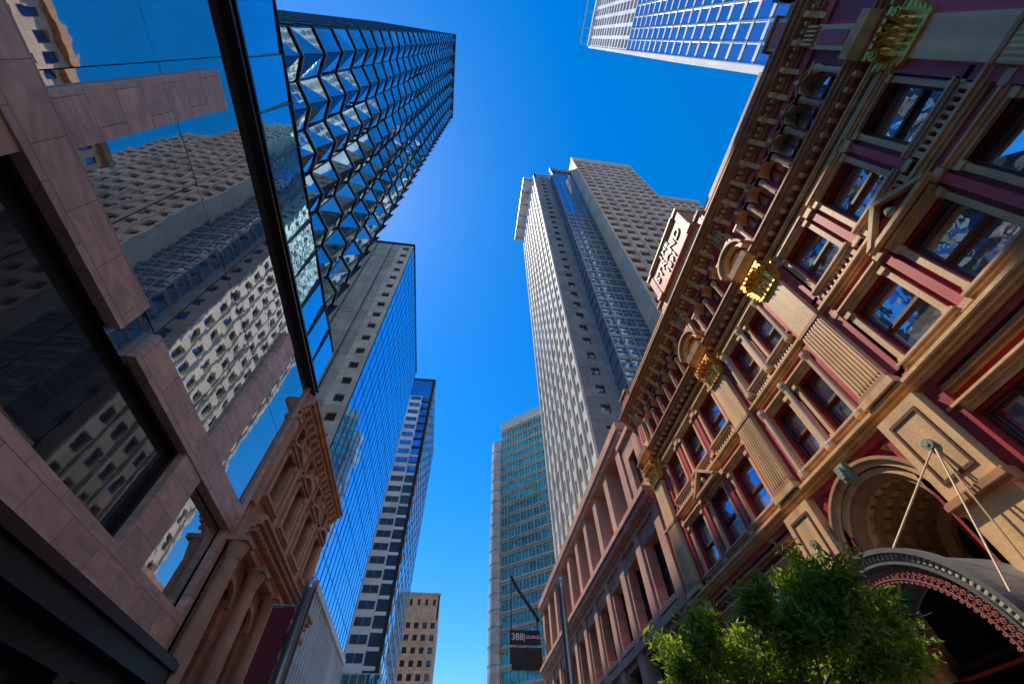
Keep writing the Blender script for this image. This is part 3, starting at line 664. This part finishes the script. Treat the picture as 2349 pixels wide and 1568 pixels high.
# ================================================================ blue slab tower
bl=B("blue_glass_office_tower"); Hb=69.5; f=Xpos(bl,-12)
rr=random.Random(5)
na=20; nz=18; za=14.
for i in range(na):
    for j in range(nz):
        a0=31.6+29.6*i/na; a1=31.6+29.6*(i+1)/na; z0=za+(Hb-za)*j/nz; z1=za+(Hb-za)*(j+1)/nz
        q=[rr.uniform(-.008,.008) for _ in range(4)]
        f.quad("curtain_wall","blue_glass",[(a0,q[0],z0),(a1,q[1],z0),(a1,q[2],z1),(a0,q[3],z1)])
for i in range(na+1):
    a0=31.6+29.6*i/na; f.box("seams","dark_metal",a0-.03,a0+.03,-.05,.035,za,Hb)
for j in range(nz+1):
    z0=za+(Hb-za)*j/nz; f.box("seams","dark_metal",31.6,61.2,-.05,.02,z0-.015,z0+.015)
f.box("roof_edge","dark_metal",31.4,61.4,-.4,.12,Hb,Hb+.35)
g=Yneg(bl,31.5)
g.grid("edge_windows","pale_panel",-14.3,-12.05,20,Hb-.2,1,19,.45,.4,.3,"edge_glass","black_glass")
g.box("side_wall","grey_panel",-45,-14.3,-.3,.0,0,Hb-.2)
for k in range(9):
    x=-15.6-2.6*k; g.box("side_battens","dark_metal",x-.06,x+.06,0,.1,20,Hb-.3)
for j in range(6): g.box("side_joints","grey_metal",-44,-14.4,0,.04,22+8.5*j,22.12+8.5*j)
g.box("roof_edge","dark_metal",-45,-11.9,-.4,.2,Hb,Hb+.352)
body(bl,-45,-12.1,31.85,61,0,Hb-.05,"dark_metal"); bl.finish()

lw=B("white_ribbed_building"); f=Xpos(lw,-10.4)
f.grid("facade","pale_panel",32.4,53,4,15,13,3,.5,.78,.35,"glass","black_glass")
for k in range(27): f.box("ribs","white_panel",32.4+20.6*k/26-.09,32.4+20.6*k/26+.09,0,.3,4,15.1)
f.box("cap","white_panel",32.35,53,-.4,.4,15.1,15.6); f.box("base","grey_metal",32.4,53,-.3,.1,0,4); body(lw,-11.9,-10.8,32.5,53,0,15,"grey_panel"); 
f.box("low_block","pale_panel",53,79,-1.4,-.2,0,14); lw.finish()

# ================================================================ striped slim tower
sl=B("striped_glass_tower"); Hs=87; g=Yneg(sl,80); nr=27; rh=(Hs-6-14)/nr
g.box("south_wall","white_panel",-15.9,-12.3,-.4,0,10,Hs-4)
for j in range(nr):
    z0=14+rh*j
    g.box("south_windows","tower_blue_glass",-15.3,-12.6,-.2,.06,z0+.9,z0+rh-.3)
    g.box("south_frames","grey_metal",-14.0,-13.9,.06,.14,z0+.9,z0+rh-.3)
    g.box("corner_glass","tower_blue_glass",-12.3,-10.4,-.3,.02,z0,z0+rh); g.box("corner_bands","white_panel" if j<20 else "dark_metal",-12.3,-10.4,-.1,.1,z0,z0+.55)
g.box("corner_pier","dark_metal",-10.4,-9.75,-.4,.1,10,Hs+.5); g.box("crown","tower_blue_glass",-15.9,-10.4,-.4,.04,Hs-6,Hs); g.box("crown_cap","dark_metal",-16,-9.7,-3,.2,Hs,Hs+.6)
f=Xpos(sl,-9.75); f.grid("east_facade","grey_metal",80,111,10,Hs,9,nr,.94,.86,.08,"east_glass","blue_glass")
for j in range(nr+1): f.box("east_bands","tan_block",80,82.5,0,.12,10+j*(Hs-10)/nr,10.9+j*(Hs-10)/nr)
g.grid("base_cube","white_panel",-16,-9.2,10,19,5,3,.92,.9,.06,"base_glass","clear_blue_glass"); 
gb2=Fc(sl,0,77.5,(1,0),(0,-1)); gb2.grid("base_glass_box","white_panel",-14.6,-8.9,11,20.5,5,4,.94,.93,.05,"base_box_glass","clear_blue_glass"); f2=Xpos(sl,-8.9); f2.grid("base_glass_side","white_panel",77.5,84,11,20.5,5,4,.94,.93,.05,"base_box_glass","clear_blue_glass")
body(sl,-15.9,-10.2,80.5,110.9,0,Hs-.2,"dark_metal"); sl.finish()

sb=B("tan_stone_office_building"); g=Yneg(sb,150); Hq=59
g.grid("south_facade","tan_block",-16,-3.2,10,Hq-7,5,13,.55,.5,.4,"glass","black_glass"); g.box("attic","tan_block",-16,-3.2,-.5,0,Hq-7,Hq); g.box("cornice","tan_block",-16.2,-3,-.5,.3,Hq,Hq+.7)
for k in range(6): g.box("attic_slots","interior_dark",-15.2+2.5*k,-14.4+2.5*k if k<5 else -3.25,0,.05,Hq-3,Hq-1.2) if k<5 else None
f=Xpos(sb,-3.2); f.grid("east_facade","tan_block",150,185,10,Hq-7,12,13,.55,.5,.4,"glass","black_glass"); f.box("attic_side","tan_block",150,185,-.5,0,Hq-7,Hq)
body(sb,-16,-3.7,150.5,185,0,Hq-.1,"tan_block"); sb.finish()

# ================================================================ street furniture
sg=B("building_address_sign"); g=Yneg(sg,55.0)
g.box("board","sign_black",7.3,10.9,-.25,.0,17.9,19.3); g.box("canopy_below","bronze_metal",7.3,11,-.6,.0,16.2,17.6); g.box("canopy_below","sign_black",7.5,10.9,-.5,.02,15.6,16.2)
tube(sg,"strut","sign_black",[(7.6,55,25.2),(8.2,55,24.0),(10.9,55,20.3)],[.16,.2,.2],8); tube(sg,"strut","sign_black",[(7.6,55.1,25.4),(7.5,55.1,19.0)],[.07,.07],6)
tube(sg,"strut","sign_black",[(10.6,55,20.6),(10.6,55,19.2)],[.1,.1],6)
sg.finish()
text(sg,"388",.95,(8.2,54.97,18.6),(R(90),0,0),"sign_white","number_lettering")
text(sg,"|",.9,(9.0,54.97,18.6),(R(90),0,0),"sign_white","divider_lettering",.02)
text(sg,"GEORGE",.44,(9.98,54.97,18.6),(R(90),0,0),"sign_white","street_lettering",.02)
def pole(name,x,y,ztop,r,banner=False):
    p=B(name); g=Fc(p,0,0,(1,0),(0,1))
    g.lathe("shaft","steel_pole",x,y,[(r*1.8,0),(r*1.8,.4),(r*1.15,.5),(r,3),(r*.95,ztop-.3),(r*1.05,ztop-.28),(r*1.05,ztop),(r*.3,ztop+.1)],20)
    if banner:
        g.box("banner_cloth","banner_red",x-.85,x-.24,y-.01,y+.01,3.0,6.5)
        tube(p,"banner_arms","steel_pole",[(x,y,6.55),(x-.9,y,6.55)],[.03,.03],8); tube(p,"banner_arms","steel_pole",[(x,y,2.95),(x-.9,y,2.95)],[.03,.03],8)
    p.finish(smooth=("shaft",))
pole("steel_street_pole",4.07,16,8.4,.13); pole("banner_pole",-4.2,14,7.25,.18,True)

# ================================================================ tree
tr=B("street_tree"); rr=random.Random(23)
base=Vector((5.45,7.4,0)); 
tube(tr,"trunk","bark",[base,base+Vector((.05,0,1)),base+Vector((-.03,.06,2.1)),base+Vector((.02,0,2.9))],[.12,.09,.08,.065],10)
tips=[]
def branch(p,d,l,r,lv):
    pts=[p]; q=p.copy(); dd=d.copy(); rad=[r]
    for k in range(4):
        dd=(dd+Vector((rr.uniform(-.25,.25),rr.uniform(-.25,.25),rr.uniform(-.05,.2)))).normalized(); q=q+dd*l/4; pts.append(q.copy()); rad.append(r*(1-.18*(k+1)))
        if lv>=2 or (lv==1 and k>1): tips.append((q.copy(),dd.copy()))
    tube(tr,"limbs","bark",pts,rad,6)
    if lv<3:
        for k in range(3):
            i=rr.randint(2,4); nd=(dd+Vector((rr.uniform(-1,1),rr.uniform(-1,1),rr.uniform(-.35,.7)))).normalized()
            branch(pts[i],nd,l*rr.uniform(.5,.78),rad[i]*.6,lv+1)
for k in range(10):
    an=k*2*math.pi/10*1.0+rr.uniform(-.3,.3); branch(base+Vector((0,0,2.0+.1*k)),Vector((math.cos(an)*.9,math.sin(an)*.9,rr.uniform(.3,1.15))).normalized(),1.15,.045,0)
LV={"leaf_green":([],[]),"leaf_dark":([],[])}
for p,d in tips:
    for k in range(17):
        c=p+Vector((rr.gauss(0,.09),rr.gauss(0,.09),rr.gauss(-.02,.08)))
        ax=(d*.5+Vector((rr.uniform(-1,1),rr.uniform(-1,1),rr.uniform(-1,.45)))).normalized(); sd=ax.cross(Vector((rr.uniform(-1,1),rr.uniform(-1,1),rr.uniform(.2,1)))).normalized(); l=rr.uniform(.10,.18); w=l*.16
        v,fa=LV["leaf_green" if rr.random()<.7 else "leaf_dark"]; n=len(v); up=sd.cross(ax)*l*.12
        v+= [tuple(c),tuple(c+ax*l*.45+sd*w),tuple(c+ax*l+up),tuple(c+ax*l*.45-sd*w)]; fa.append((n,n+1,n+2,n+3))
for m,(v,fa) in LV.items(): tr.poly("foliage_"+m,m,v,fa)
tr.finish()

# ================================================================ ground
def sheet(name,mat,x0,x1,y0,y1,z):
    me=bpy.data.meshes.new(name); me.from_pydata([(x0,y0,z),(x1,y0,z),(x1,y1,z),(x0,y1,z)],[],[(0,1,2,3)]); me.materials.append(MT[mat]); o=bpy.data.objects.new(name,me); scene.collection.objects.link(o)
sheet("ground","ground_earth",-2500,2500,-2500,2500,-.02)
sheet("road","asphalt",-5,5,-400,800,-.012)
pv=B("pavement"); body(pv,-9.9,-5.3,-300,600,-.01,.13,"granite_paving","paving_left"); body(pv,5.3,10.95,-300,600,-.01,.13,"granite_paving","paving_right"); body(pv,-5.3,-5.0,-300,600,-.01,.135,"kerb_stone","kerb_left"); body(pv,5.0,5.3,-300,600,-.01,.135,"kerb_stone","kerb_right"); pv.finish()
rm=B("road_markings")
for k in range(60): body(rm,-.07,.07,-60+6*k,-57+6*k,-.008,-.004,"road_paint","dashes")
rm.finish()

# ================================================================ light
sv=Vector((-1,.8,2.6)).normalized()
sun=bpy.data.lights.new("sun","SUN"); sun.energy=5; sun.angle=R(.5); sun.color=(1,.88,.72)
so=bpy.data.objects.new("sun",sun); scene.collection.objects.link(so); so.rotation_euler=(-sv).to_track_quat('-Z','Y').to_euler(); so.location=(0,0,200)
w=bpy.data.worlds.new("World"); scene.world=w; w.use_nodes=True; nt=w.node_tree; bg=nt.nodes["Background"]
sk=nt.nodes.new("ShaderNodeTexSky"); sk.sky_type='NISHITA'; sk.sun_disc=False; sk.sun_elevation=math.asin(sv.z); sk.sun_rotation=math.atan2(sv.x,sv.y)
sk.air_density=1.0; sk.dust_density=.08; sk.ozone_density=3.0
hs=nt.nodes.new("ShaderNodeHueSaturation"); hs.inputs["Saturation"].default_value=1.42; hs.inputs["Hue"].default_value=.503; hs.inputs["Value"].default_value=1.6
nt.links.new(sk.outputs[0],hs.inputs["Color"]); nt.links.new(hs.outputs[0],bg.inputs[0]); bg.inputs[1].default_value=.15
scene.view_settings.view_transform='Standard'; scene.view_settings.look='None'; scene.view_settings.exposure=0

# ================================================================ camera
cd=bpy.data.cameras.new("camera"); cam=bpy.data.objects.new("camera",cd); scene.collection.objects.link(cam); scene.camera=cam
cd.sensor_width=36; cd.lens=36*930.1/2349; cd.clip_end=6000; cd.clip_start=.05
pi_,ya,ro=R(53.01),R(8.95),R(-1.8)
fw=Vector((math.sin(ya)*math.cos(pi_),math.cos(ya)*math.cos(pi_),math.sin(pi_))); rg=Vector((math.cos(ya),-math.sin(ya),0)); up=rg.cross(fw)
r2=rg*math.cos(ro)+up*math.sin(ro); u2=-rg*math.sin(ro)+up*math.cos(ro)
mt=Matrix(((r2.x,u2.x,-fw.x,0),(r2.y,u2.y,-fw.y,0),(r2.z,u2.z,-fw.z,1.6),(0,0,0,1))); cam.matrix_world=mt
